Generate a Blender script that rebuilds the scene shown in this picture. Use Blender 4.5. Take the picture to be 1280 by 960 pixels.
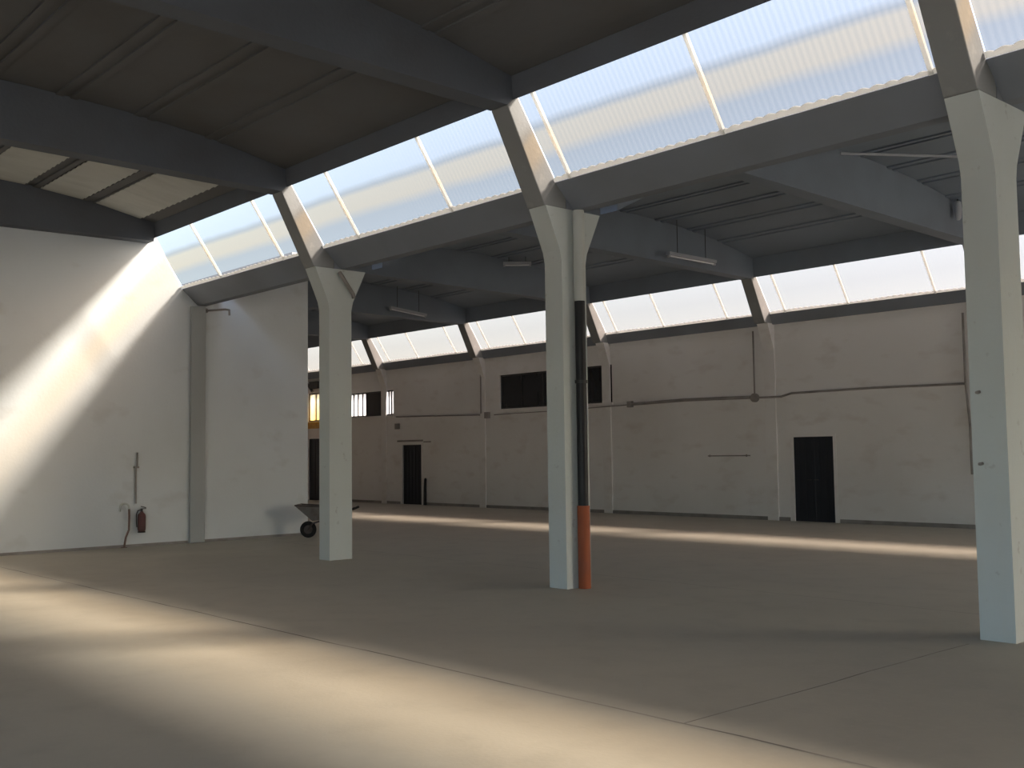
import bpy, bmesh, math, random
from mathutils import Vector, Matrix
random.seed(7)
for o in list(bpy.data.objects): bpy.data.objects.remove(o)
SC = bpy.context.scene
COL = SC.collection

# ------------------------------------------------------------------ camera
cam = bpy.data.cameras.new('camera'); cam_o = bpy.data.objects.new('camera', cam); COL.objects.link(cam_o)
cam.sensor_fit = 'HORIZONTAL'; cam.sensor_width = 36.0; cam.lens = 1324.22/1280*36.0
cam.clip_start = .05; cam.clip_end = 500
r_ = Vector((0.66752966, 0.74446279, -0.01339034)); u_ = Vector((0.05840182, -0.03442135, 0.99769955)); f_ = Vector((-0.74228928, 0.66677606, 0.06645525))
M = Matrix((r_, u_, -f_)).transposed().to_4x4(); M.translation = Vector((20.5132, 0, 1.7)); cam_o.matrix_world = M
SC.camera = cam_o

# ------------------------------------------------------------------ sky, sun, exposure
SC.view_settings.view_transform = 'Standard'; SC.view_settings.look = 'None'
SC.view_settings.gamma = 1; SC.view_settings.exposure = 0.55; SC.view_settings.use_curve_mapping = False
SUN = Vector((1.0, .83, 1.0)).normalized()
w = bpy.data.worlds.new('sky'); SC.world = w; w.use_nodes = True
nt = w.node_tree; nt.nodes.clear()
sky = nt.nodes.new('ShaderNodeTexSky'); sky.sky_type = 'NISHITA'; sky.sun_disc = False
sky.sun_elevation = math.asin(SUN.z); sky.sun_rotation = math.atan2(SUN.x, SUN.y)
sky.air_density = 1.0; sky.dust_density = 3.0; sky.ozone_density = 1.0
bg = nt.nodes.new('ShaderNodeBackground'); bg.inputs['Strength'].default_value = .76
wo = nt.nodes.new('ShaderNodeOutputWorld')
nt.links.new(sky.outputs[0], bg.inputs[0]); nt.links.new(bg.outputs[0], wo.inputs[0])
sl = bpy.data.lights.new('sun', 'SUN'); sl.energy = 21.0; sl.angle = math.radians(7.0); sl.color = (1, .962, .91)
so = bpy.data.objects.new('sun', sl); COL.objects.link(so); so.rotation_euler = SUN.to_track_quat('Z', 'Y').to_euler(); so.location = (10, 30, 30)

# ------------------------------------------------------------------ dimensions
X1, BAY, CW = 5.109, 5.526, .314          # left edge of the first column, bay, column width
Y1, YB, YE = 9.476, 22.314, 12.326        # column row, back wall, end of the left wall
XR, YF, XL = 27.2, -9.6, -22.4            # right wall, wall behind the camera, far left wall
T1, T2, T0 = 8.65, 21.50, -4.19           # y of the clerestory top of each roof bay
S_ = [-.3, 0, 1.2, 2.5, 4.4, 6, 7.5, 8.6, 9.8, 10.6, 11.3, 12.2]; Z_ = [6.37, 6.4, 6.65, 6.8, 6.9, 6.86, 6.69, 6.27, 5.82, 5.52, 5.30, 5.20]
def zr(s):
    if s <= S_[0]: return Z_[0]
    for i in range(len(S_)-1):
        if s <= S_[i+1]:
            t = (s-S_[i])/(S_[i+1]-S_[i]); return Z_[i]+t*(Z_[i+1]-Z_[i])
    return Z_[-1]

# ------------------------------------------------------------------ materials
def mat(name, col, rough=.8, spec=.25, metal=0.0, layers=(), bump=None):
    """layers: (noise scale, lo, hi, colour, amount, stretch xyz)"""
    m = bpy.data.materials.new(name); m.use_nodes = True; n = m.node_tree; b = n.nodes['Principled BSDF']
    b.inputs['Roughness'].default_value = rough; b.inputs['Specular IOR Level'].default_value = spec; b.inputs['Metallic'].default_value = metal
    rgb = n.nodes.new('ShaderNodeRGB'); rgb.outputs[0].default_value = (*col, 1); cur = rgb.outputs[0]
    tc = n.nodes.new('ShaderNodeTexCoord')
    for (sc, lo, hi, c, amt, st) in layers:
        mp = n.nodes.new('ShaderNodeMapping'); mp.inputs['Scale'].default_value = st; mp.inputs['Location'].default_value = [random.uniform(-9, 9) for _ in range(3)]
        n.links.new(tc.outputs['Object'], mp.inputs[0])
        no = n.nodes.new('ShaderNodeTexNoise'); no.inputs['Scale'].default_value = sc; no.inputs['Detail'].default_value = 5
        n.links.new(mp.outputs[0], no.inputs['Vector'])
        mr = n.nodes.new('ShaderNodeMapRange'); mr.inputs[1].default_value = lo; mr.inputs[2].default_value = hi; mr.inputs[4].default_value = amt
        n.links.new(no.outputs['Fac'], mr.inputs[0])
        mx = n.nodes.new('ShaderNodeMix'); mx.data_type = 'RGBA'; mx.inputs[7].default_value = (*c, 1)
        n.links.new(mr.outputs[0], mx.inputs[0]); n.links.new(cur, mx.inputs[6]); cur = mx.outputs[2]
    n.links.new(cur, b.inputs['Base Color'])
    if bump:
        no = n.nodes.new('ShaderNodeTexNoise'); no.inputs['Scale'].default_value = bump[0]; no.inputs['Detail'].default_value = 4
        n.links.new(tc.outputs['Object'], no.inputs['Vector'])
        bp = n.nodes.new('ShaderNodeBump'); bp.inputs['Strength'].default_value = bump[1]; bp.inputs['Distance'].default_value = .02
        n.links.new(no.outputs['Fac'], bp.inputs['Height']); n.links.new(bp.outputs[0], b.inputs['Normal'])
    return m
ONE = (1, 1, 1)
MAT = {}
MAT['white_plaster'] = mat('white_plaster', (.68, .715, .73), .9, .1, layers=[(.6, .45, .7, (.61, .635, .64), .5, ONE), (1.6, .62, .75, (.5, .5, .48), .35, (1, 1, 1.5))], bump=(18, .15))
MAT['back_plaster'] = mat('back_plaster', (0.837, 0.823, 0.808), .9, .1, layers=[(.35, .4, .7, (0.705, 0.676, 0.646), .6, ONE), (1.3, .55, .75, (0.617, 0.558, 0.514), .5, (1, 1, 2.2)), (4, .6, .8, (0.840, 0.840, 0.840), .3, ONE)], bump=(14, .2))
MAT['column_paint'] = mat('column_paint', (.56, .60, .585), .75, .2, layers=[(1.2, .45, .7, (.52, .54, .51), .6, (1, 1, .5)), (7, .66, .74, (.3, .29, .27), .5, ONE)], bump=(25, .12))
MAT['concrete'] = mat('concrete', (.27, .275, .275), .85, .15, layers=[(1.1, .4, .7, (.235, .235, .23), .7, ONE), (6, .6, .8, (.42, .41, .39), .4, ONE)], bump=(20, .2))
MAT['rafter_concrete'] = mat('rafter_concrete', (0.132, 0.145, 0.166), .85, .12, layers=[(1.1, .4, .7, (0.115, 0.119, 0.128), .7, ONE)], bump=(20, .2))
MAT['pilaster_paint'] = mat('pilaster_paint', (.42, .44, .44), .85, .15, layers=[(1.2, .4, .7, (.36, .375, .37), .6, (1, 1, .4))], bump=(20, .15))
MAT['gutter_concrete'] = mat('gutter_concrete', (.235, .255, .29), .85, .15, layers=[(.9, .4, .7, (.20, .21, .23), .7, ONE)], bump=(20, .15))
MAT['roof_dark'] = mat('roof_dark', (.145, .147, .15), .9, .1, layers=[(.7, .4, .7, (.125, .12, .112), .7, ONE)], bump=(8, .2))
MAT['roof_blue'] = mat('roof_blue', (.235, .275, .325), .9, .1, layers=[(.7, .4, .7, (.21, .24, .28), .7, ONE)], bump=(8, .2))  # copy of the near roof colour, lightened and blued for far-bay light
MAT['rafter_blue'] = mat('rafter_blue', (.215, .25, .295), .85, .12, layers=[(1.1, .4, .7, (.19, .21, .245), .7, ONE)], bump=(20, .2))  # rafter colour lightened the same way to carry the far bay's light
MAT['roof_sheet'] = mat('roof_sheet', (.50, .505, .47), .85, .15, layers=[(3, .45, .7, (.40, .40, .37), .6, (1, .3, 1))])  # pale tone stands in for sunlight bounced up off the wall
MAT['roof_top'] = mat('roof_top', (.45, .44, .42), .9, .1, layers=[(1, .4, .7, (.36, .35, .33), .6, ONE)])
MAT['dark_door'] = mat('dark_door', (.022, .027, .036), .6, .3, layers=[(2, .4, .7, (.03, .034, .042), .6, (6, 1, .4))])
MAT['dark_frame'] = mat('dark_frame', (.05, .05, .052), .6, .3, layers=[(3, .4, .7, (.03, .03, .03), .5, ONE)])
MAT['conduit'] = mat('conduit', (.32, .30, .285), .8, .2, layers=[(3, .4, .7, (.17, .155, .145), .6, ONE)])
MAT['pale_pipe'] = mat('pale_pipe', (.52, .54, .51), .6, .3, layers=[(2, .4, .7, (.44, .46, .43), .6, ONE)])
MAT['black_pipe'] = mat('black_pipe', (.012, .013, .016), .5, .35, layers=[(3, .5, .8, (.03, .03, .032), .5, ONE)])
MAT['orange_pipe'] = mat('orange_pipe', (.34, .085, .03), .6, .3, layers=[(2.5, .45, .7, (.20, .075, .05), .8, (1, 1, .6))])
MAT['red_paint'] = mat('red_paint', (.12, .045, .04), .5, .4, layers=[(6, .45, .7, (.075, .05, .045), .7, ONE)])
MAT['rust_pipe'] = mat('rust_pipe', (.20, .13, .11), .7, .3, layers=[(8, .4, .7, (.12, .09, .08), .7, ONE)])
MAT['rubber'] = mat('rubber', (.02, .02, .02), .8, .2, layers=[(9, .4, .7, (.035, .033, .03), .6, ONE)])
MAT['barrow_steel'] = mat('barrow_steel', (.20, .20, .20), .6, .35, .3, layers=[(5, .4, .7, (.13, .105, .09), .8, ONE)])
MAT['barrow_frame'] = mat('barrow_frame', (.10, .085, .08), .6, .35, .3, layers=[(6, .4, .7, (.06, .045, .04), .8, ONE)])
MAT['lamp_white'] = mat('lamp_white', (.40, .42, .46), .5, .3, layers=[(4, .4, .7, (.33, .35, .38), .5, ONE)])
MAT['lamp_tube'] = mat('lamp_tube', (.8, .82, .85), .2, .5, layers=[(4, .4, .7, (.74, .76, .8), .4, ONE)])
MAT['yellow_steel'] = mat('yellow_steel', (.75, .42, .03), .5, .4, layers=[(4, .45, .7, (.5, .22, .03), .7, ONE)])
MAT['white_foam'] = mat('white_foam', (.85, .86, .87), .8, .2, layers=[(9, .4, .7, (.7, .7, .7), .5, ONE)])
MAT['ground'] = mat('ground', (.34, .31, .27), .95, .1, layers=[(.3, .4, .7, (.28, .26, .22), .6, ONE)])

def floor_material():
    m = mat('floor_concrete', (0.484, 0.448, 0.370), .62, .25, layers=[
        (.16, .38, .66, (0.413, 0.379, 0.313), .75, ONE), (.7, .45, .72, (0.534, 0.492, 0.399), .5, ONE),
        (2.6, .5, .75, (0.371, 0.342, 0.280), .4, ONE), (14, .5, .8, (0.513, 0.474, 0.393), .3, ONE)], bump=(30, .08))
    return m
MAT['floor'] = floor_material()
MAT['joint'] = mat('joint', (.22, .20, .18), .9, .1, layers=[(1.2, .40, .56, (.36, .33, .29), 1.0, ONE)])

def sheet_material(name, stops, mixf, tcol):
    """weathered translucent sheet: some light goes straight through, some is spread; tint bands follow the slope (uv v)"""
    m = bpy.data.materials.new(name); m.use_nodes = True; n = m.node_tree; n.nodes.clear()
    out = n.nodes.new('ShaderNodeOutputMaterial')
    uv = n.nodes.new('ShaderNodeUVMap'); sep = n.nodes.new('ShaderNodeSeparateXYZ'); n.links.new(uv.outputs[0], sep.inputs[0])
    tc = n.nodes.new('ShaderNodeTexCoord'); no = n.nodes.new('ShaderNodeTexNoise'); no.inputs['Scale'].default_value = .5; no.inputs['Detail'].default_value = 3
    n.links.new(tc.outputs['Object'], no.inputs['Vector'])
    ma = n.nodes.new('ShaderNodeMath'); ma.operation = 'MULTIPLY_ADD'; ma.inputs[1].default_value = .16; ma.inputs[2].default_value = -.08
    n.links.new(no.outputs['Fac'], ma.inputs[0])
    ad = n.nodes.new('ShaderNodeMath'); n.links.new(sep.outputs['Y'], ad.inputs[0]); n.links.new(ma.outputs[0], ad.inputs[1])
    cr = n.nodes.new('ShaderNodeValToRGB'); n.links.new(ad.outputs[0], cr.inputs[0])
    e = cr.color_ramp.elements; e[0].position = stops[0][0]; e[0].color = (*stops[0][1], 1); e[1].position = stops[-1][0]; e[1].color = (*stops[-1][1], 1)
    for p, c in stops[1:-1]:
        q = e.new(p); q.color = (*c, 1)
    tr = n.nodes.new('ShaderNodeBsdfTransparent'); tl = n.nodes.new('ShaderNodeBsdfTranslucent')
    n.links.new(cr.outputs[0], tr.inputs[0])
    tm = n.nodes.new('ShaderNodeMix'); tm.data_type = 'RGBA'; tm.blend_type = 'MULTIPLY'; tm.inputs[0].default_value = 1; tm.inputs[7].default_value = (*tcol, 1)
    n.links.new(cr.outputs[0], tm.inputs[6]); n.links.new(tm.outputs[2], tl.inputs[0])
    mx = n.nodes.new('ShaderNodeMixShader'); mx.inputs[0].default_value = mixf
    n.links.new(tr.outputs[0], mx.inputs[1]); n.links.new(tl.outputs[0], mx.inputs[2]); n.links.new(mx.outputs[0], out.inputs[0])
    return m
MAT['sheet_banded'] = sheet_material('sheet_banded', [(0, (0.215, 0.198, 0.180)), (.24, (0.208, 0.190, 0.170)), (.36, (0.285, 0.222, 0.158)), (.54, (0.295, 0.232, 0.165)), (.60, (0.215, 0.194, 0.168)), (.68, (0.297, 0.279, 0.257)), (1, (0.324, 0.306, 0.279))], .25, (.3, .3, .3))
MAT['sheet_back'] = sheet_material('sheet_back', [(0, (0.250, 0.213, 0.192)), (.5, (0.238, 0.205, 0.186)), (1, (0.256, 0.222, 0.20))], .25, (.4, .4, .4))
MAT['pane_milky'] = sheet_material('pane_milky', [(0, (0.712, 0.675, 0.660)), (1, (0.712, 0.690, 0.690))], .4, (.8, .8, .8))
MAT['pane_yellow'] = sheet_material('pane_yellow', [(0, (0.600, 0.465, 0.255)), (1, (0.600, 0.555, 0.465))], .4, (.8, .8, .8))

def plastic(name, col):
    m = mat(name, col, .6, .2, layers=[(6, .4, .7, tuple(c*.92 for c in col), .5, ONE)]); n = m.node_tree
    b_ = n.nodes['Principled BSDF']; o_ = n.nodes['Material Output']; t_ = n.nodes.new('ShaderNodeBsdfTranslucent'); t_.inputs[0].default_value = (*col, 1)
    x_ = n.nodes.new('ShaderNodeMixShader'); x_.inputs[0].default_value = .5
    n.links.new(b_.outputs[0], x_.inputs[1]); n.links.new(t_.outputs[0], x_.inputs[2]); n.links.new(x_.outputs[0], o_.inputs[0]); return m
MAT['white_plastic'] = plastic('white_plastic', (.86, .86, .84))

# ------------------------------------------------------------------ mesh helpers
def box(bm, x0, x1, y0, y1, z0, z1):
    v = [bm.verts.new(p) for p in ((x0, y0, z0), (x1, y0, z0), (x1, y1, z0), (x0, y1, z0), (x0, y0, z1), (x1, y0, z1), (x1, y1, z1), (x0, y1, z1))]
    for f in ((3, 2, 1, 0), (4, 5, 6, 7), (0, 1, 5, 4), (1, 2, 6, 5), (2, 3, 7, 6), (3, 0, 4, 7)): bm.faces.new([v[i] for i in f])
def prism_x(bm, poly, x0, x1):
    a = [bm.verts.new((x0, y, z)) for y, z in poly]; b = [bm.verts.new((x1, y, z)) for y, z in poly]
    n = len(poly); bm.faces.new(a); bm.faces.new(b[::-1])
    for i in range(n): bm.faces.new((a[i], b[i], b[(i+1) % n], a[(i+1) % n]))
def strip_x(bm, lower, upper, x0, x1):
    """closed band between two y,z curves of equal length, as quads"""
    n = len(lower)
    g = [[bm.verts.new((x, y, z)) for y, z in c] for x in (x0, x1) for c in (lower, upper)]
    a, b, c, d = g
    for i in range(n-1):
        bm.faces.new((a[i], a[i+1], c[i+1], c[i])); bm.faces.new((b[i], d[i], d[i+1], b[i+1]))
        bm.faces.new((a[i], b[i], b[i+1], a[i+1])); bm.faces.new((c[i], c[i+1], d[i+1], d[i]))
    bm.faces.new((a[0], c[0], d[0], b[0])); bm.faces.new((a[-1], b[-1], d[-1], c[-1]))
def tube(bm, pts, rad, seg=12, radii=None):
    pts = [Vector(p) for p in pts]; rings = []
    prev = None
    for i, p in enumerate(pts):
        if i == 0: t = pts[1]-p
        elif i == len(pts)-1: t = p-pts[i-1]
        else: t = (pts[i+1]-p).normalized()+(p-pts[i-1]).normalized()
        t.normalize()
        if prev is None:
            a = t.orthogonal().normalized()
        else:
            a = (prev - t*prev.dot(t)).normalized()
        prev = a; b = t.cross(a); rr = radii[i] if radii else rad
        rings.append([bm.verts.new(p+(a*math.cos(2*math.pi*k/seg)+b*math.sin(2*math.pi*k/seg))*rr) for k in range(seg)])
    for i in range(len(rings)-1):
        for k in range(seg): bm.faces.new((rings[i][k], rings[i][(k+1) % seg], rings[i+1][(k+1) % seg], rings[i+1][k]))
    bm.faces.new(rings[0][::-1]); bm.faces.new(rings[-1])
def arc(c, r, a0, a1, n, ax, ay):
    c, ax, ay = Vector(c), Vector(ax), Vector(ay)
    return [c+ax*r*math.cos(a0+(a1-a0)*i/n)+ay*r*math.sin(a0+(a1-a0)*i/n) for i in range(n+1)]
def obj(name, bm, m, parent=None, smooth=False, bevel=0, uvs=False):
    bmesh.ops.recalc_face_normals(bm, faces=bm.faces)
    me = bpy.data.meshes.new(name); bm.to_mesh(me); bm.free(); me.materials.append(MAT[m])
    if smooth:
        for p in me.polygons: p.use_smooth = True
        me.set_sharp_from_angle(angle=math.radians(40))
    o = bpy.data.objects.new(name, me); COL.objects.link(o)
    if parent: o.parent = parent
    if bevel:
        b = o.modifiers.new('bevel', 'BEVEL'); b.width = bevel; b.segments = 2; b.limit_method = 'ANGLE'; b.angle_limit = math.radians(35)
    return o
def tag(o, label, cat, group=None, kind=None):
    o['label'] = label; o['category'] = cat
    if group: o['group'] = group
    if kind: o['kind'] = kind
    return o
def thing(name, label, cat, loc=(0, 0, 0), group=None, kind=None, rz=0):
    o = bpy.data.objects.new(name, None); COL.objects.link(o); o.location = loc; o.rotation_euler = (0, 0, rz)
    return tag(o, label, cat, group, kind)
def off(bm, loc):
    bmesh.ops.translate(bm, verts=bm.verts, vec=-Vector(loc)); return bm
NB = bmesh.new

# ------------------------------------------------------------------ setting: floor, walls
b = NB(); box(b, XL, XR, YF, YB+.3, -.2, 0)
tag(obj('floor', b, 'floor'), 'worn grey brown concrete floor of the empty hall', 'floor', kind='structure')
b = NB(); box(b, -120, 120, -120, 160, -.5, -.21)
tag(obj('ground', b, 'ground'), 'bare yard ground outside the hall', 'ground', kind='structure')

TH = .15
def roof_curve(T, s0, s1, d, n=40):
    return [(T-(s0+(s1-s0)*i/n), zr(s0+(s1-s0)*i/n)+d) for i in range(n+1)]
def roof_bay(T, s1, x0, x1, name, label, m='roof_dark'):
    b = NB(); strip_x(b, roof_curve(T, -.12, s1, 0), roof_curve(T, -.12, s1, TH), x0, x1)
    # shallow double ribs under the slab
    k = 1.1
    while k < s1-1.2:
        for dd in (0, .2):
            strip_x(b, roof_curve(T, k+dd, k+dd+.1, -.03, 1), roof_curve(T, k+dd, k+dd+.1, .01, 1), x0+.01, x1-.01)
        k += 1.12
    return tag(obj(name, b, m), label, 'ceiling', kind='structure')
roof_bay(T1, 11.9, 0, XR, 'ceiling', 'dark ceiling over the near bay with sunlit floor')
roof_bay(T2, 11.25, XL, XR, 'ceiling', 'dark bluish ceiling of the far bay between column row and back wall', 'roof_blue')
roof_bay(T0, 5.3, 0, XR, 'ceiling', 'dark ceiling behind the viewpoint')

def wall_top(T, ys): return [(y, zr(T-y)-.01) for y in ys]
ys_b0 = [YF+.0, -8, -6, -4.2]
b = NB()
poly = [(YF, 0), (YE, 0)] + [(YE, zr(T2-YE)-.01), (10.6, zr(T2-10.6)-.01), (10.25, 5.15), (9.40, 5.15), (8.70, 6.38)]
poly += wall_top(T1, [8.3, 7.45, 6.15, 4.25, 2.65, .65, -1.35, -2.6]) + [(-2.75, 5.15), (-3.45, 5.15), (-4.15, 6.38)] + wall_top(T0, [-5.4, -6.7, -8.6, YF])
prism_x(b, poly, -.25, 0)
tag(obj('wall_left', b, 'white_plaster'), 'white plastered wall on the left crossed by a diagonal band of sunlight', 'wall', kind='structure')
b = NB(); box(b, XL, -.26, YE-.25, YE, 0, 6.3)
tag(obj('wall_side', b, 'white_plaster'), 'white wall turning the corner behind the end of the left wall', 'wall', kind='structure')

def wall_with_holes(bm, x0, x1, y0, y1, z0, z1, holes):
    xs = sorted({x0, x1, *[h[0] for h in holes], *[h[1] for h in holes]}); zs = sorted({z0, z1, *[h[2] for h in holes], *[h[3] for h in holes]})
    solid = lambda i, j: 0 <= i < len(xs)-1 and 0 <= j < len(zs)-1 and not any(h[0] <= (xs[i]+xs[i+1])/2 <= h[1] and h[2] <= (zs[j]+zs[j+1])/2 <= h[3] for h in holes)
    V = {}
    def v(i, j, y):
        if (i, j, y) not in V: V[(i, j, y)] = bm.verts.new((xs[i], y, zs[j]))
        return V[(i, j, y)]
    for i in range(len(xs)-1):
        for j in range(len(zs)-1):
            if not solid(i, j): continue
            for y in (y0, y1): bm.faces.new((v(i, j, y), v(i+1, j, y), v(i+1, j+1, y), v(i, j+1, y)))
            for di, dj, e in ((-1, 0, ((i, j), (i, j+1))), (1, 0, ((i+1, j), (i+1, j+1))), (0, -1, ((i, j), (i+1, j))), (0, 1, ((i, j+1), (i+1, j+1)))):
                if not solid(i+di, j+dj): bm.faces.new((v(*e[0], y0), v(*e[1], y0), v(*e[1], y1), v(*e[0], y1)))
W_A = (-4.92, -.05, 3.15, 4.24); W_B = (-13.9, -10.73, 3.18, 4.09); W_C = (-16.62, -14.6, 3.12, 4.25)
D_1 = (5.84, 6.99, 0, 2.05); D_2 = (-10.25, -9.06, 0, 2.11); D_3 = (-16.62, -14.9, 0, 2.45)
b = NB(); wall_with_holes(b, XL, XR, YB, YB+.28, 0, 4.86, [W_A, W_B, W_C, D_1, D_2, D_3])
tag(obj('wall_back', b, 'back_plaster'), 'stained greyish back wall with doors and windows under the far clerestory', 'wall', kind='structure')
b = NB(); box(b, XL-.25, XL, YE-.25, YB+.28, 0, 6.9)
tag(obj('wall_far', b, 'back_plaster'), 'far end wall of the side space', 'wall', kind='structure')
b = NB(); wall_with_holes(b, -.25, XR, YF-.25, YF, 0, 6.7, [(13, 25.5, 0, 4.8)])  # gateway opening added behind the viewpoint to let in fill light
tag(obj('wall_front', b, 'white_plaster'), 'wall with an open gateway behind the viewpoint', 'wall', kind='structure')
b = NB(); wall_with_holes(b, YF-.25, YB+.28, -XR-.25, -XR, 0, 7.05, [(-9.0, -4.0, 0, 4.6), (16.5, 21.6, 0, 4.2)])  # gateway openings added out of view, sized for the light from the right
bmesh.ops.rotate(b, verts=b.verts, cent=(0, 0, 0), matrix=Matrix.Rotation(math.pi/2, 3, 'Z'))
tag(obj('wall_right', b, 'white_plaster'), 'right end wall with open gateways outside the picture', 'wall', kind='structure')
# strip of darker skirting along the back wall
b = NB()
for x0, x1 in ((XL+.01, D_3[0]-.1), (D_3[1]+.1, D_2[0]-.1), (D_2[1]+.1, D_1[0]-.1), (D_1[1]+.1, XR-.01)): box(b, x0, x1, YB-.018, YB-.001, 0, .09)
tag(obj('baseboard_back', b, 'conduit'), 'thin dark skirting at the foot of the back wall', 'baseboard', kind='structure')
b = NB(); box(b, .001, .015, YF+.01, 9.53, 0, .05); box(b, .001, .015, 9.90, YE-.01, 0, .05)
tag(obj('baseboard_left', b, 'conduit'), 'thin dark line at the foot of the white left wall', 'baseboard', kind='structure')
# saw-cut joints of the slab
b = NB()
def joint(p, q, wd=.022):
    p, q = Vector((*p, 0)), Vector((*q, 0)); d = (q-p).normalized(); s = Vector((-d.y, d.x, 0))*wd/2
    n = int((q-p).length/.5); prev = None
    for i in range(n+1):
        c = p+(q-p)*i/n + s.normalized()*random.uniform(-.012, .012)
        pair = [bm_v for bm_v in (b.verts.new((c+s).to_tuple()[:2]+(.0015,)), b.verts.new((c-s).to_tuple()[:2]+(.0015,)))]
        if prev: b.faces.new((prev[0], prev[1], pair[1], pair[0]))
        prev = pair
joint((.1, 5.36), (XR-.1, 5.28)); joint((.1, 16.0), (XR-.1, 16.0), .015); joint((.1, -.2), (XR-.1, -.2)); joint((.1, 10.9), (XR-.1, 10.9), .012)
joint((16.18, 5.3), (16.18, 9.2), .015); joint((16.18, 10.4), (16.18, 22.2), .012)
tag(obj('trim_1', b, 'joint'), 'thin dark joints across the concrete floor', 'floor joint', kind='structure')

# ------------------------------------------------------------------ pilaster on the left wall
b = NB(); box(b, 0, .09, 9.55, 9.86, 0, 4.83)
tag(obj('wall_pilaster', b, 'pilaster_paint', bevel=.01), 'narrow grey pilaster on the white left wall under the gutter beam', 'pilaster')

# ------------------------------------------------------------------ columns
ORD = {0: 'leftmost free white column, with the wheelbarrow behind it', 1: 'middle white column carrying the black and orange drainpipe', 2: 'large white column at the right edge, nearest to the viewer'}
def column(name, label, x, yf, depth, hs, hc, group, mname):
    t = thing(name, label, 'column', (x+CW/2, yf+depth/2, 0), group)
    yb = yf+depth; fl = .268
    b = NB(); box(b, x, x+CW, yf, yb, 0, hs); obj('shaft', off(b, t.location), mname, t)
    b = NB()
    # capital flares toward both roof bays, with a soft start
    pr = [(yf, hs+.0005), (yb, hs+.0005), (yb+.03, hs+.14), (yb+fl+.02, hc), (yf-fl, hc), (yf-.03, hs+.14)]
    prism_x(b, pr, x, x+CW); obj('capital', off(b, t.location), mname, t)
    return t
for k in range(3): column('concrete_column', ORD[k], X1+k*BAY, Y1, .438, 4.17, 4.857, 'columns of the middle row', 'column_paint')
BK = {-3: 'pilaster of the back wall nearest the milky window, left of the far narrow door', -2: 'pilaster of the back wall at the left end of the dark window', -1: 'pilaster of the back wall at the right end of the dark window', 0: 'pilaster of the back wall just left of the nearer dark door', 1: 'pilaster of the back wall hidden mostly by the right column', -4: 'farthest pilaster of the back wall, behind the leftmost column'}
for k in range(-4, 2):
    x = X1+k*BAY; t = thing('wall_column', BK[k], 'pilaster', (x+CW/2, YB-.02, 0), 'pilasters of the back wall')
    b = NB(); box(b, x, x+CW, YB-.035, YB-.0005, 0, 4.2); obj('shaft', off(b, t.location), 'back_plaster', t)
    b = NB(); prism_x(b, [(YB-.035, 4.2005), (YB-.0005, 4.2005), (YB-.0005, 4.857), (YB-.27, 4.857)], x, x+CW); obj('capital', off(b, t.location), 'back_plaster', t)

# ------------------------------------------------------------------ roof frames: leaning post + rafter
def frame(x, Y, T, zt, s1, label, group, rm='rafter_concrete'):
    """Y: column front; T: clerestory top"""
    t = thing('roof_frame', label, 'roof beam', (x+CW/2, Y, 4.857), group)
    dz = zt-6.02
    b = NB(); prism_x(b, [(Y-.29, 4.858), (T-.07, zt), (T+.10, zt+.17), (Y-.06, 5.17), (Y+.1, 5.0), (Y+.1, 4.858)], x, x+CW)
    obj('leaning_post', off(b, t.location), 'concrete', t, bevel=.012)
    low = [(T-s, z) for s, z in ((-.10, zt+.18), (.075, zt+.0), (4.0, zt+.05), (8.2, zt+.1), (9.3, 5.74), (10.2, 5.34), (s1, 4.98))]
    b = NB(); up = [(y, max(zr(T-y)-.005, z+.05)) for y, z in low]
    L2, U2 = [], []
    for i in range(len(low)-1):
        for j in range(6):
            q = j/6; y = low[i][0]+(low[i+1][0]-low[i][0])*q; z = low[i][1]+(low[i+1][1]-low[i][1])*q
            L2.append((y, z)); U2.append((y, max(zr(T-y)-.005, z+.04)))
    L2.append(low[-1]); U2.append((low[-1][0], max(zr(T-low[-1][0])-.005, low[-1][1]+.04)))
    strip_x(b, L2, U2, x, x+CW)
    obj('rafter', off(b, t.location), rm, t)
    return t
FR1 = ['roof frame leaning over the leftmost free column', 'roof frame leaning over the column with the drainpipe', 'roof frame leaning over the large column at the right edge']
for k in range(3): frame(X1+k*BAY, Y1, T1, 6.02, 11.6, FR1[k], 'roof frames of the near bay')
FRB = {-4: 'far roof frame above the leftmost column, deepest in the side space', -3: 'far roof frame above the milky window', -2: 'far roof frame above the left end of the dark window', -1: 'far roof frame above the right end of the dark window', 0: 'far roof frame above the nearer dark door', 1: 'far roof frame hidden behind the right column'}
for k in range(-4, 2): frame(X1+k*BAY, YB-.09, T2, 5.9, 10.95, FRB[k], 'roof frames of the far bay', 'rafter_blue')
# beam along the left wall, and its leaning post in the wall
b = NB(); L2 = [(T1-s, 6.03-.012*s) for s in (.0, .7, 1.5, 2.5, 4, 6)]+[(T1-8, 5.72), (T1-10.6, 5.3)]
strip_x(b, L2, [(y, max(zr(T1-y)-.005, z+.05)) for y, z in L2], .0005, .30)
tag(obj('wall_beam', b, 'rafter_concrete'), 'dark roof beam along the top of the white left wall', 'roof beam')

# ridge fascia along the top of each clerestory
def fascia(T, zt, x0, x1, name, label, m='rafter_concrete'):
    b = NB(); prism_x(b, [(T+.02, zt), (T+.13, zt+.09), (T+.13, zr(-.12)+.12), (T-.0, zr(0)-.002)], x0, x1)
    tag(obj(name, b, m), label, 'roof trim', kind='structure')
fascia(T1, 6.10, 0, XR, 'trim_2', 'dark edge beam along the top of the near clerestory')
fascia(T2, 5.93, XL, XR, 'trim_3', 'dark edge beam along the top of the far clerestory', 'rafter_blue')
fascia(T0, 6.10, 0, XR, 'trim_4', 'edge beam of the clerestory behind the viewpoint')

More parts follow.
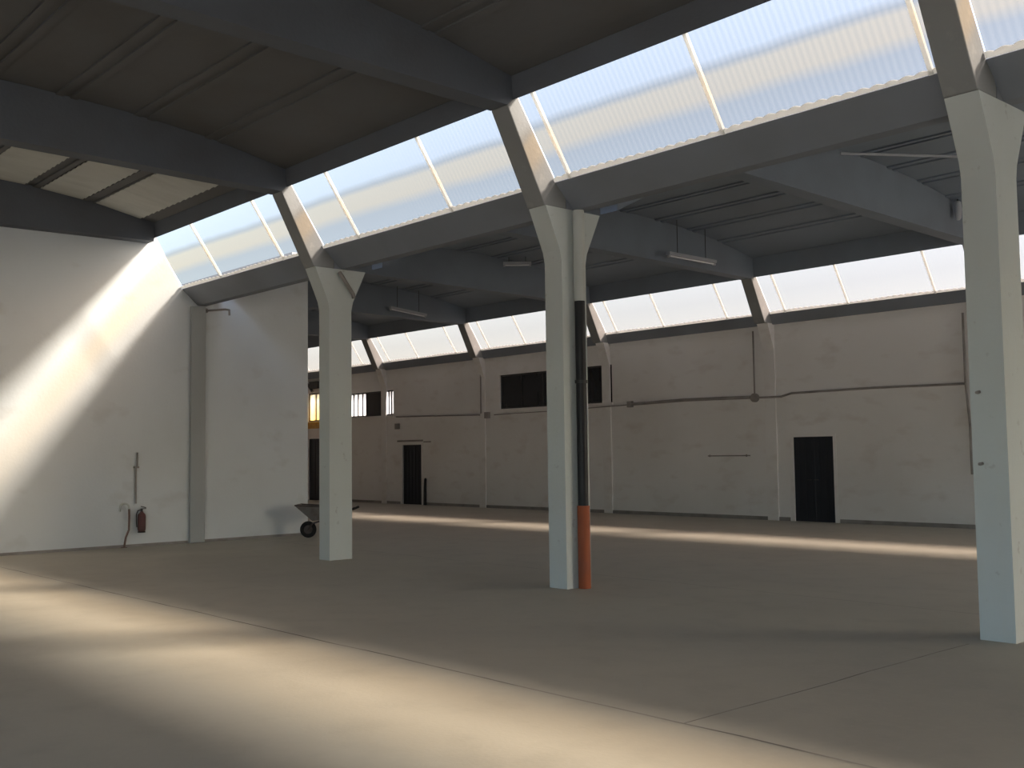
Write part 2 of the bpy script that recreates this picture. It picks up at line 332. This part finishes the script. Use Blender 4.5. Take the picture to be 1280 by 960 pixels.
# ------------------------------------------------------------------ gutter beams (troughs)
def gutter(x0, x1, Y, label, group, back=False):
    b = NB()
    if back: pr = [(Y-.11, 5.08), (Y-.02, 4.83), (Y+.28, 4.83), (Y+.28, 5.0), (Y+.05, 5.0), (Y-.02, 5.10)]
    else: pr = [(Y-.10, 5.17), (Y+.24, 4.862), (Y+.42, 4.862), (Y+.74, 5.18), (Y+.66, 5.22), (Y+.40, 4.95), (Y+.26, 4.95), (Y-.02, 5.22)]
    prism_x(b, pr, x0, x1)
    tag(obj('gutter_beam', b, 'gutter_concrete'), label, 'gutter beam', group)
gl = ['gutter beam between the white left wall and the leftmost column', 'gutter beam between the leftmost and the middle column', 'gutter beam between the middle column and the right column', 'gutter beam right of the large column at the picture edge']
edges = [0] + [v for k in range(4) for v in (X1+k*BAY, X1+k*BAY+CW)] + [XR]
for i in range(4):
    x0 = .001 if i == 0 else X1+(i-1)*BAY+CW+.001
    gutter(x0, X1+i*BAY-.001 if i < 3 else XR-.001, Y1, gl[i], 'gutter beams of the middle row')
b = NB()
for k in range(3):   # seat of the gutter on each capital
    prism_x(b, [(Y1+.105, 4.858), (Y1+.42, 4.858), (Y1+.74, 5.18), (Y1+.66, 5.22), (Y1+.40, 4.95), (Y1+.26, 4.95), (Y1+.105, 5.0)], X1+k*BAY, X1+k*BAY+CW)
tag(obj('trim_5', b, 'gutter_concrete'), 'gutter joints seated on the column heads', 'gutter joint', kind='structure')
bl = {-5: 'farthest gutter beam in the side space', -4: 'gutter beam on the back wall behind the leftmost column', -3: 'gutter beam on the back wall right of the milky window', -2: 'gutter beam on the back wall above the dark window', -1: 'gutter beam on the back wall between dark window and nearer dark door', 0: 'gutter beam on the back wall above and right of the nearer dark door', 1: 'gutter beam on the back wall right of the large right column'}
for k in range(-5, 2):
    x0 = X1+k*BAY+CW+.001 if k > -5 else XL+.001; x1 = X1+(k+1)*BAY-.001 if k < 1 else XR-.001
    gutter(x0, x1, YB-.05, bl[k], 'gutter beams of the back wall', back=True)
b = NB(); prism_x(b, [(-3.46, 5.17), (-3.12, 4.862), (-2.94, 4.862), (-2.62, 5.18), (-2.70, 5.22), (-3.38, 5.22)], .001, XR-.001)
tag(obj('trim_6', b, 'gutter_concrete'), 'gutter beam behind the viewpoint', 'gutter beam', kind='structure')

# ------------------------------------------------------------------ clerestory glazing: corrugated translucent sheets with bars
WN = [0]
def clerestory(x0, x1, P0, P1, bars, mname, label, foam=True, step=.0127):
    WN[0] += 1
    t = thing('window_%d' % WN[0], label, 'window', ((x0+x1)/2, P0[0], P0[1]), kind='structure')
    dy, dz = P1[0]-P0[0], P1[1]-P0[1]; L = math.hypot(dy, dz); n = (dz/L, -dy/L)   # normal (y,z) pointing outward-up
    xs = [x0+.004] + [q for q in bars if x0+.12 < q < x1-.12] + [x1-.004]
    for i in range(len(xs)-1):
        a, c = xs[i]+.002, xs[i+1]-.002; b = NB(); uvl = b.loops.layers.uv.new('UVMap')
        m = max(2, int((c-a)/step)); rows = []
        for j in range(m+1):
            x = a+(c-a)*j/m; o = .003*math.sin(2*math.pi*x/.0762)
            rows.append([b.verts.new((x, P0[0]+dy*q+n[0]*o, P0[1]+dz*q+n[1]*o)) for q in (0, 1)])
        for j in range(m):
            f = b.faces.new((rows[j][0], rows[j+1][0], rows[j+1][1], rows[j][1]))
            for lp, q in zip(f.loops, (0, 0, 1, 1)): lp[uvl].uv = ((lp.vert.co.x), q)
        off(b, t.location)
        me = bpy.data.meshes.new('pane'); b.to_mesh(me); b.free(); me.materials.append(MAT[mname])
        for p in me.polygons: p.use_smooth = True
        po = bpy.data.objects.new('pane', me); COL.objects.link(po); po.parent = t
    for q in xs[1:-1]:
        b = NB(); prism_x(b, [(P0[0]+dy*e-n[0]*h, P0[1]+dz*e-n[1]*h) for e, h in ((.0, .012), (1, .012), (1, .055), (.0, .055))], q-.022, q+.022)
        obj('glazing_bar', off(b, t.location), 'white_plastic', t)
    if foam:
        b = NB(); m = int((x1-x0)/.02); lo, hi = [], []
        for j in range(m+1):
            x = x0+.01+(x1-x0-.02)*j/m; h = .045+.02*abs(math.sin(math.pi*x/.152))+.012*math.sin(x*2.3)
            pts = []
            for e, d in ((0.005, .02), (h/L, .02), (h/L, .045), (.005, .045)):
                pts.append(b.verts.new((x, P0[0]+dy*e-n[0]*d, P0[1]+dz*e-n[1]*d)))
            lo.append(pts)
        for j in range(m):
            for q in range(4): b.faces.new((lo[j][q], lo[j][(q+1) % 4], lo[j+1][(q+1) % 4], lo[j+1][q]))
        b.faces.new(lo[0]); b.faces.new(lo[-1][::-1])
        obj('closure_strip', off(b, t.location), 'white_plastic', t, smooth=False)
    return t
P0, P1 = (Y1-.075, 5.19), (T1+.085, 6.185)
bars1 = [-.61+2.37*i for i in range(12)]
cl = ['bright clerestory sheets between the white left wall and the first roof frame', 'bright clerestory sheets above the gutter between leftmost and middle column', 'largest bright clerestory, with a beige band, left of the right column', 'clerestory corner right of the large right column']
for i in range(4):
    clerestory(0.002 if i == 0 else X1+(i-1)*BAY+CW, X1+i*BAY if i < 3 else XR-.01, P0, P1, bars1, 'sheet_banded', cl[i])
PB0, PB1 = (YB-.12, 5.10), (T2+.085, 6.02)
bb = {-5: 'farthest clerestory in the side space', -4: 'far clerestory behind the leftmost column', -3: 'far clerestory right of the milky window and left of the dark window', -2: 'far clerestory above the dark window, cut by the middle column', -1: 'far clerestory between the dark window and the nearer dark door', 0: 'far clerestory to the right of the frame above the nearer dark door', 1: 'far clerestory seen right of the large right column'}
for k in range(-5, 2):
    x0 = X1+k*BAY+CW if k > -5 else XL+.01; x1 = X1+(k+1)*BAY if k < 1 else XR-.01
    clerestory(x0, x1, PB0, PB1, [X1+k*BAY+CW+q for q in (.45, 2.15, 4.25)], 'sheet_back', bb[k], foam=True, step=.019)
clerestory(.01, XR-.01, (-3.44, 5.19), (T0+.085, 6.185), bars1, 'sheet_banded', 'clerestory behind the viewpoint', foam=False, step=.03)

# ------------------------------------------------------------------ windows and doors of the back wall
def rect_window(h, label, mull, pane, bright=None, inner='dark_frame'):
    WN[0] += 1; x0, x1, z0, z1 = h
    t = thing('window_%d' % WN[0], label, 'window', ((x0+x1)/2, YB, z0), kind='structure')
    b = NB(); y0, y1 = YB+.05, YB+.11; fw = .05
    box(b, x0+.001, x1-.001, y0, y1, z0+.001, z0+fw); box(b, x0+.001, x1-.001, y0, y1, z1-fw, z1-.001)
    box(b, x0+.001, x0+fw, y0, y1, z0+fw, z1-fw); box(b, x1-fw, x1-.001, y0, y1, z0+fw, z1-fw)
    obj('window_frame', off(b, t.location), inner, t)
    for q in mull:
        b = NB(); box(b, q-.025, q+.025, y0+.002, y1-.002, z0+fw+.001, z1-fw-.001); obj('mullion', off(b, t.location), inner, t)
    ed = [x0+fw] + list(mull) + [x1-fw]
    for i in range(len(ed)-1):
        a, c = ed[i]+(.026 if i else .001), ed[i+1]-(.026 if i < len(ed)-2 else .001)
        pm = pane[i] if isinstance(pane, list) else pane
        b = NB(); uvl = b.loops.layers.uv.new('UVMap'); box(b, a, c, y0+.02, y0+.03, z0+fw+.001, z1-fw-.001)
        for f in b.faces:
            for lp in f.loops: lp[uvl].uv = (0, (lp.vert.co.z-z0)/(z1-z0))
        obj('pane', off(b, t.location), pm, t)
    b = NB(); box(b, x0-.03, x1+.03, YB-.05, YB-.0005, z0-.06, z0-.001); obj('window_sill', off(b, t.location), 'back_plaster', t)
MAT['dark_pane'] = mat('dark_pane', (.012, .014, .020), .25, .5, layers=[(1.5, .4, .7, (.018, .024, .03), .6, (4, 1, .5))])
rect_window(W_A, 'long dark window in the back wall, partly behind the middle column', [W_A[0]+.97*i for i in range(1, 5)], 'dark_pane')
rect_window(W_B, 'milky bright window in the far part of the back wall right of the leftmost column', [-13.4, -13.1, -12.8, -12.55, -11.45, -11.1, -10.95], ['pane_milky', 'pane_milky', 'pane_milky', 'pane_milky', 'dark_pane', 'pane_milky', 'pane_milky', 'pane_milky'])
rect_window(W_C, 'yellowish bright window glimpsed between left wall and leftmost column', [-16.1, -15.6, -15.1], 'pane_yellow')
DN = [0]
def door(h, label, leaves=1):
    DN[0] += 1; x0, x1, z0, z1 = h
    t = thing('door_%d' % DN[0], label, 'door', ((x0+x1)/2, YB, 0), kind='structure')
    b = NB(); y0, y1 = YB-.012, YB+.12
    for a, c in ((x0-.05, x0+.03), (x1-.03, x1+.05)): box(b, a, c, y0, YB-.0006, .0, z1+.05)
    box(b, x0+.03, x1-.03, y0, YB-.0006, z1-.02, z1+.05)
    obj('door_frame', off(b, t.location), 'back_plaster', t)
    wd = (x1-x0-.01)/leaves
    for i in range(leaves):
        a = x0+.005+wd*i; c = a+wd-.008; b = NB(); box(b, a, c, YB+.07, YB+.11, .001, z1-.006)
        n = 3
        for q in range(n):     # pressed vertical ribs of the sheet leaf
            xx = a+(q+.5)*(c-a)/n; box(b, xx-.04, xx+.04, YB+.055, YB+.0698, .08, z1-.08)
        lf = obj('door_leaf', off(b, t.location), 'dark_door', t)
        b = NB(); hx = c-.09 if i == 0 else a+.09
        tube(b, [(hx, YB+.05, 1.0), (hx, YB+.025, 1.0), (hx-.1, YB+.022, 1.0)], .009, 8); h_ = obj('handle', off(b, t.location), 'dark_frame', lf)
door(D_1, 'nearer dark door in the back wall, between the middle and right columns', 2)
door(D_2, 'far narrow dark door in the back wall, between leftmost and middle columns', 2)
door(D_3, 'dark doorway glimpsed between the left wall and the leftmost column', 2)

# ------------------------------------------------------------------ downpipe on the middle column
xc = X1+BAY+CW; yc = Y1+.235; R = .075
t = thing('drainpipe', 'drainpipe on the middle column, pale above, black in the middle and orange at the foot', 'drainpipe', (xc+R+.01, yc, 0))
P = lambda z: (xc+R+.006, yc, z)
b = NB(); tube(b, [P(3.66), P(4.84)], R, 20); p = obj('pale_section', off(b, t.location), 'pale_pipe', t, smooth=True); p['label'] = 'pale painted upper pipe'
b = NB(); tube(b, [P(1.04), P(3.659)], R-.008, 20); p = obj('black_section', off(b, t.location), 'black_pipe', t, smooth=True); p['label'] = 'black middle pipe'
b = NB(); tube(b, [P(.0), P(1.039)], R+.004, 20); p = obj('orange_section', off(b, t.location), 'orange_pipe', t, smooth=True); p['label'] = 'orange foot of the pipe'
for z in (4.1, 2.6):
    b = NB(); tube(b, [P(z), P(z+.04)], R+.006, 20); obj('pipe_clamp', off(b, t.location), 'dark_frame' if z < 3.6 else 'pale_pipe', t, smooth=True)
b = NB(); tube(b, [(xc+.02, yc+.12, 4.15), (xc+.02, yc+.12, 4.82)], .014, 8)
tag(obj('cable', b, 'dark_frame', smooth=True), 'thin dark cable up the head of the middle column beside its drainpipe', 'cable')
# slanted spout at the head of the leftmost column
x = X1+CW
b = NB(); tube(b, [(x+.05, Y1+.17, 4.80), (x+.05, Y1+.20, 4.76), (x+.05, Y1+.44, 4.45), (x+.05, Y1+.46, 4.38)], .032, 10)
tag(obj('spout_pipe', b, 'conduit', smooth=True), 'short dark slanted pipe on the head of the leftmost free column', 'pipe')
# hooks and chips on the right column
x = X1+2*BAY
for z, l in ((2.2, 'small dark iron peg in the right column, upper one'), (1.56, 'small dark iron peg in the right column, lower one')):
    b = NB(); tube(b, [(x+.075, Y1-.0005, z), (x+.075, Y1-.035, z), (x+.11, Y1-.05, z+.004)], .014, 8); tag(obj('iron_peg', b, 'conduit', smooth=True), l, 'peg', 'iron pegs of the right column')

# ------------------------------------------------------------------ conduits and boxes on the back wall
def pipe(name, pts, r, label, cat='conduit', m='conduit', seg=8, group=None):
    b = NB(); tube(b, pts, r, seg); return tag(obj(name, b, m, smooth=True), label, cat, group)
yw = YB-.05
pipe('wall_conduit', [(.75, yw, 3.06), (2.6, yw, 3.09), (4.7, yw, 3.06)], .042, 'thick dark conduit on the back wall left of the nearer dark door', group='conduits on the back wall')
pipe('wall_conduit', [(4.95, yw, 3.04), (5.6, yw, 3.03), (5.9, yw, 3.10), (8, yw, 3.11), (10.17, yw, 3.08)], .026, 'long dark conduit on the back wall above the nearer dark door', group='conduits on the back wall')
pipe('wall_conduit', [(4.83, yw, 3.15), (4.83, yw, 4.72)], .02, 'vertical conduit on the back wall above the round junction box', group='conduits on the back wall')
pipe('wall_conduit', [(10.20, yw, 4.6), (10.20, yw, 3.1), (10.26, yw, 2.2), (10.26, yw, 1.15)], .026, 'vertical conduit on the back wall beside the right column', group='conduits on the back wall')
pipe('wall_conduit', [(-5.80, yw, 3.05), (-5.80, yw, 4.62)], .025, 'vertical conduit on the back wall left of the dark window', group='conduits on the back wall')
pipe('wall_conduit', [(-10.5, yw, 3.10), (-8.4, yw, 3.06), (-5.86, yw, 3.0)], .022, 'horizontal conduit above the far narrow door', group='conduits on the back wall')
pipe('wall_conduit', [(-5.15, yw, 2.98), (-2, yw, 3.0), (.62, yw, 3.05)], .014, 'thin conduit under the long dark window', group='conduits on the back wall')
def jbox(x, z, s, label, rnd=False):
    b = NB()
    if rnd: tube(b, [(x, YB-.001, z), (x, YB-.09, z)], s, 16); tube(b, [(x, YB-.0905, z), (x, YB-.1, z)], s*.8, 16)
    else: box(b, x-s, x+s, YB-.09, YB-.001, z-s, z+s); box(b, x-s*.8, x+s*.8, YB-.1, YB-.0905, z-s*.8, z+s*.8)
    tag(obj('junction_box', b, 'conduit', smooth=rnd), label, 'junction box', 'junction boxes on the back wall')
jbox(.66, 3.06, .085, 'small junction box just right of the long dark window')
jbox(4.83, 3.04, .11, 'round junction box left of the nearer dark door', True)
jbox(-5.5, 2.98, .10, 'small junction box at the foot of the conduit left of the dark window')
jbox(-10.45, 2.76, .10, 'small dark box on the wall above left of the far narrow door')
b = NB(); box(b, 3.3, 4.62, YB-.02, YB-.001, 1.58, 1.61); box(b, 3.35, 3.39, YB-.03, YB-.0205, 1.565, 1.625); box(b, 4.5, 4.54, YB-.03, YB-.0205, 1.565, 1.625)
tag(obj('wall_rail', b, 'conduit'), 'thin dark rail low on the back wall left of the nearer dark door', 'rail')
b = NB(); tube(b, [(-8.80, YB-.085, 0), (-8.80, YB-.075, .6), (-8.80, YB-.06, .90)], .05, 10, radii=[.055, .05, .045]); tube(b, [(-8.80, YB-.06, .901), (-8.80, YB-.058, .93)], .03, 8)
tag(obj('leaning_post_stub', b, 'black_pipe', smooth=True), 'short dark post leaning on the back wall right of the far narrow door', 'post')
b = NB(); box(b, -8.95, -8.55, YB-.02, YB-.001, 2.16, 2.2); box(b, -10.5, -9.0, YB-.02, YB-.001, 2.2, 2.26)
tag(obj('door_lintel', b, 'conduit'), 'thin dark lintel line above the far narrow door', 'lintel')
# yellow rail and dark strut in the gap left of the leftmost column
t = thing('yellow_beam', 'yellow steel beam glimpsed between the left wall and the leftmost column', 'beam', (-15.3, YB-.2, 2.8))
b = NB(); prism_x(b, [(YB-.28, 2.83), (YB-.06, 2.83), (YB-.06, 2.86), (YB-.155, 2.86), (YB-.155, 3.04), (YB-.06, 3.04), (YB-.06, 3.07), (YB-.28, 3.07), (YB-.28, 3.04), (YB-.185, 3.04), (YB-.185, 2.86), (YB-.28, 2.86)], -17.4, -13.95); obj('girder', off(b, t.location), 'yellow_steel', t)
for x in (-17, -14.3):
    b = NB(); box(b, x-.06, x+.06, YB-.0598, YB-.001, 2.75, 3.09); obj('bracket', off(b, t.location), 'yellow_steel', t)
b = NB(); tube(b, [(-16.75, YB-.10, 4.85), (-16.1, YB-.10, 4.3)], .05, 8); box(b, -16.3, -15.7, YB-.14, YB-.0005, 4.42, 4.7)
tag(obj('wall_bracket', b, 'dark_frame'), 'dark slanted bracket above the yellowish window in the gap', 'bracket')

# ------------------------------------------------------------------ ceiling lamps in the far bay
def lamp(p, q, label, group='tube lamps under the far ceiling', drop=.16):
    p, q = Vector(p), Vector(q); c = (p+q)/2; d = (q-p); L = d.length; d.normalize()
    t = thing('tube_lamp', label, 'lamp', c, group)
    s = d.cross(Vector((0, 0, 1))).normalized(); n = s.cross(d)
    def bar(bm, hw, h0, h1, l):
        v = [bm.verts.new(d*a*l/2+s*bx*hw+n*h) for a in (-1, 1) for bx in (-1, 1) for h in (h0, h1)]
        for f in ((0, 1, 3, 2), (4, 6, 7, 5), (0, 4, 5, 1), (2, 3, 7, 6), (0, 2, 6, 4), (1, 5, 7, 3)): bm.faces.new([v[i] for i in f])
    b = NB(); bar(b, .06, .02, .085, L); obj('housing', b, 'lamp_white', t)
    b = NB(); tube(b, [-d*(L/2-.05), d*(L/2-.05)], .019, 10); obj('fluorescent_tube', b, 'lamp_tube', t, smooth=True)
    for a in (-1, 1):
        b = NB(); bar(b, .03, -.03, .0195, .05); bmesh.ops.translate(b, verts=b.verts, vec=d*a*(L/2-.03)); obj('end_cap', b, 'lamp_white', t)
        top = d*a*L*.3+n*.086; zt = zr(T2-(c+top).y)-(c+top).z
        b = NB(); tube(b, [top, top+Vector((0, 0, max(zt-.001, .02)))], .008, 6); obj('hanger', b, 'dark_frame', t)
lamp((5.78, 17.86, 5.99), (5.78, 19.52, 5.985), 'tube lamp under the far ceiling left of the frame above the nearer dark door')
lamp((3.3, 17.9, 6.53), (3.3, 18.85, 6.49), 'tube lamp under the far ceiling just right of the middle column head')
lamp((.14, 18.05, 6.6), (.62, 18.6, 6.6), 'short tube lamp just left of the middle column head')
lamp((-5.35, 18.35, 6.10), (-5.35, 19.7, 5.97), 'farthest tube lamp, right of the leftmost column')
t = thing('hanging_lamp', 'small pale lamp body hanging left of the right column head', 'lamp', (11.08, 20.35, 6.35))
b = NB(); tube(b, [(0, 0, .22), (0, 0, .20), (0, 0, .05), (0, 0, -.12), (.0, 0, -.16)], .06, 14, radii=[.03, .06, .075, .06, .03]); obj('lamp_body', b, 'lamp_white', t, smooth=True)
b = NB(); tube(b, [(0, 0, .221), (0, 0, zr(T2-20.35)-6.35-.032)], .012, 8); obj('rod', b, 'dark_frame', t, smooth=True)
pipe('ceiling_conduit', [(11.35, 15.6, 6.6), (12.36, 17.7, 6.7)], .022, 'pale conduit under the far ceiling left of the right column', m='lamp_white')

# ------------------------------------------------------------------ roof sheets beside the left wall, coloured pale for bounced sunlight
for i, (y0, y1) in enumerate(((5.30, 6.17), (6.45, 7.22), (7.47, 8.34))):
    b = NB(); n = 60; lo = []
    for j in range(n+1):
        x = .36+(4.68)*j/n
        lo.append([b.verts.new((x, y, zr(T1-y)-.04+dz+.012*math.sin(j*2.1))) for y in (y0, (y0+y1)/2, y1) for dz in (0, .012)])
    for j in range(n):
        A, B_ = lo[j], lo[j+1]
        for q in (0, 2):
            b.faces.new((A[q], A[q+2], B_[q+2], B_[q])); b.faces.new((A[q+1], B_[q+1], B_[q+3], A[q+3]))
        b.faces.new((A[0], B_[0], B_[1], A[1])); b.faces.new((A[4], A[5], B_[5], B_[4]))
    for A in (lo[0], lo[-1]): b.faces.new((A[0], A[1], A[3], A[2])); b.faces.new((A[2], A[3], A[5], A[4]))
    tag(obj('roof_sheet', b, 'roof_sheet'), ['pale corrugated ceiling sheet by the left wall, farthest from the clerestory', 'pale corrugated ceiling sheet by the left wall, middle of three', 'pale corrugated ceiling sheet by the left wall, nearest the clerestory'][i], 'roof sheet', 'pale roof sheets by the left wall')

# ------------------------------------------------------------------ things on the left wall
t = thing('fire_extinguisher', 'dull red fire extinguisher hung low on the white left wall', 'fire extinguisher', (.105, 8.53, .30)); t.scale = (.86, .86, .86)
b = NB(); prof = [(0, .07), (.015, .085), (.06, .09), (.34, .09), (.39, .075), (.42, .04), (.45, .03)]
tube(b, [(0, 0, z) for z, _ in prof], 0, 20, radii=[r for _, r in prof]); obj('cylinder', b, 'red_paint', t, smooth=True)
b = NB(); tube(b, [(0, 0, -.012), (0, 0, -.0005)], .082, 20); tube(b, [(0, 0, -.03), (0, 0, -.0125)], .086, 20); obj('foot_ring', b, 'rubber', t, smooth=True)
b = NB(); tube(b, [(0, 0, .4505), (0, 0, .50)], .025, 12); box(b, -.015, .015, -.02, .10, .5005, .515); obj('valve', b, 'dark_frame', t)
b = NB(); tube(b, [(0, .10, .53), (0, -.02, .5605)], .01, 8); obj('handle', b, 'dark_frame', t)
b = NB(); tube(b, [(0, -.026, .48), (0, -.09, .47), (0, -.125, .38), (0, -.12, .2), (0, -.11, .1)], .011, 8); obj('hose', b, 'rubber', t, smooth=True)
b = NB(); box(b, -.115, -.095, -.05, .05, .2, .38); obj('wall_bracket', b, 'dark_frame', t)
b = NB(); tube(b, [(.035, 8.46, 1.84), (.035, 8.46, 1.55)], .018, 8); tube(b, [(.03, 8.435, 1.55), (.03, 8.44, .84)], .02, 8); box(b, .002, .06, 8.395, 8.49, 1.53, 1.57)
tag(obj('wall_pipe', b, 'conduit'), 'thin dark vertical pipe on the white left wall above the fire extinguisher', 'pipe')
t = thing('standpipe', 'bent rusty standpipe on the floor left of the fire extinguisher', 'pipe', (.10, 8.22, 0))
b = NB(); tube(b, [(0, -.03, 0), (0, .0, .2), (0, .06, .34), (0, .065, .6), (0, .06, .74)], .02, 10); obj('riser', b, 'rust_pipe', t, smooth=True)
b = NB(); tube(b, [(0, .06, .741)]+[tuple(p) for p in arc((0, -.03, .76), .09, 0, math.pi, 10, (0, 1, 0), (0, 0, 1))]+[(0, -.12, .70)], .018, 10); obj('bend', b, 'pale_pipe', t, smooth=True)
b = NB(); tube(b, [(0, -.03, 0.001), (0, -.03, .012)], .06, 14); obj('base_flange', b, 'rust_pipe', t)
t = thing('pipe_stub', 'short bent pipe stub under the gutter beam beside the wall pilaster', 'pipe', (.02, 9.9, 4.75))
b = NB(); tube(b, [(0, 0, .02), (.5, .17, .0), (.62, .2, -.02), (.63, .2, -.13)], .022, 8); obj('stub', b, 'conduit', t, smooth=True)
b = NB(); tube(b, [(-.0195, 0, .02), (-.005, 0, .02)], .05, 12); obj('flange', b, 'conduit', t)

# ------------------------------------------------------------------ wheelbarrow behind the leftmost column
t = thing('wheelbarrow', 'old grey wheelbarrow standing by the end of the white left wall', 'wheelbarrow', (.99, 12.06, 0), rz=math.atan2(.745, .667))
b = NB()   # tray: open-top sheet basin, x forward = toward the handles
rim = [(-.50, -.33), (.42, -.27), (.42, .27), (-.50, .33)]; bot = [(-.16, -.2), (.3, -.19), (.3, .19), (-.16, .2)]
zr_ = [.69, .63, .63, .69]; zb_ = [.365, .40, .40, .365]
def ring(pts, zs, d): return [b.verts.new((x+(d if x < 0 else -d), y+(d if y < 0 else -d), z)) for (x, y), z in zip(pts, zs)]
o1, i1 = ring(rim, zr_, 0), ring(rim, zr_, .014); o2, i2 = ring(bot, zb_, 0), ring(bot, [z+.012 for z in zb_], .012)
for k in range(4):
    j = (k+1) % 4
    b.faces.new((o1[k], o1[j], o2[j], o2[k])); b.faces.new((i1[k], i2[k], i2[j], i1[j])); b.faces.new((o1[k], i1[k], i1[j], o1[j]))
b.faces.new(o2); b.faces.new(i2[::-1])
tr = obj('tray', b, 'barrow_steel', t)
b = NB(); rp = [Vector((x, y, z+.008)) for (x, y), z in zip(rim, zr_)]; tube(b, rp+[rp[0]+Vector((0.0, .02, 0))], .014, 8); obj('rim', b, 'barrow_frame', tr)
for sy in (-1, 1):
    b = NB(); tube(b, [(-.28, sy*.075, .1755), (-.16, sy*.15, .31), (.0, sy*.2, .355), (.3, sy*.235, .395), (.50, sy*.265, .50), (.62, sy*.28, .575)], .017, 10); hb = obj('handle_bar', b, 'barrow_frame', t, smooth=True)
    b = NB(); tube(b, [(.6205, sy*.28, .5755), (.755, sy*.285, .63)], .024, 10); obj('grip', b, 'rubber', hb, smooth=True)
    b = NB(); tube(b, [(.14, sy*.21, .372), (.2, sy*.235, .2), (.24, sy*.24, .0)], .017, 10); tube(b, [(.2, sy*.24, .012), (.3, sy*.24, .012)], .012, 8); obj('leg', b, 'barrow_frame', t, smooth=True)
b = NB()   # wheel
R_, r2 = .13, .045; ringv = []
for i in range(28):
    a = 2*math.pi*i/28
    ringv.append([b.verts.new((-.28+(R_+r2*math.cos(q))*math.cos(a), r2*math.sin(q), .1755+(R_+r2*math.cos(q))*math.sin(a))) for q in [2*math.pi*k/10 for k in range(10)]])
for i in range(28):
    for k in range(10): b.faces.new((ringv[i][k], ringv[(i+1) % 28][k], ringv[(i+1) % 28][(k+1) % 10], ringv[i][(k+1) % 10]))
wh = obj('wheel', b, 'rubber', t, smooth=True)
b = NB(); tube(b, [(-.28, -.03, .1755), (-.28, .03, .1755)], .09, 16); tube(b, [(-.28, -.075, .1755), (-.28, .075, .1755)], .018, 10); obj('hub', b, 'barrow_frame', wh, smooth=True)
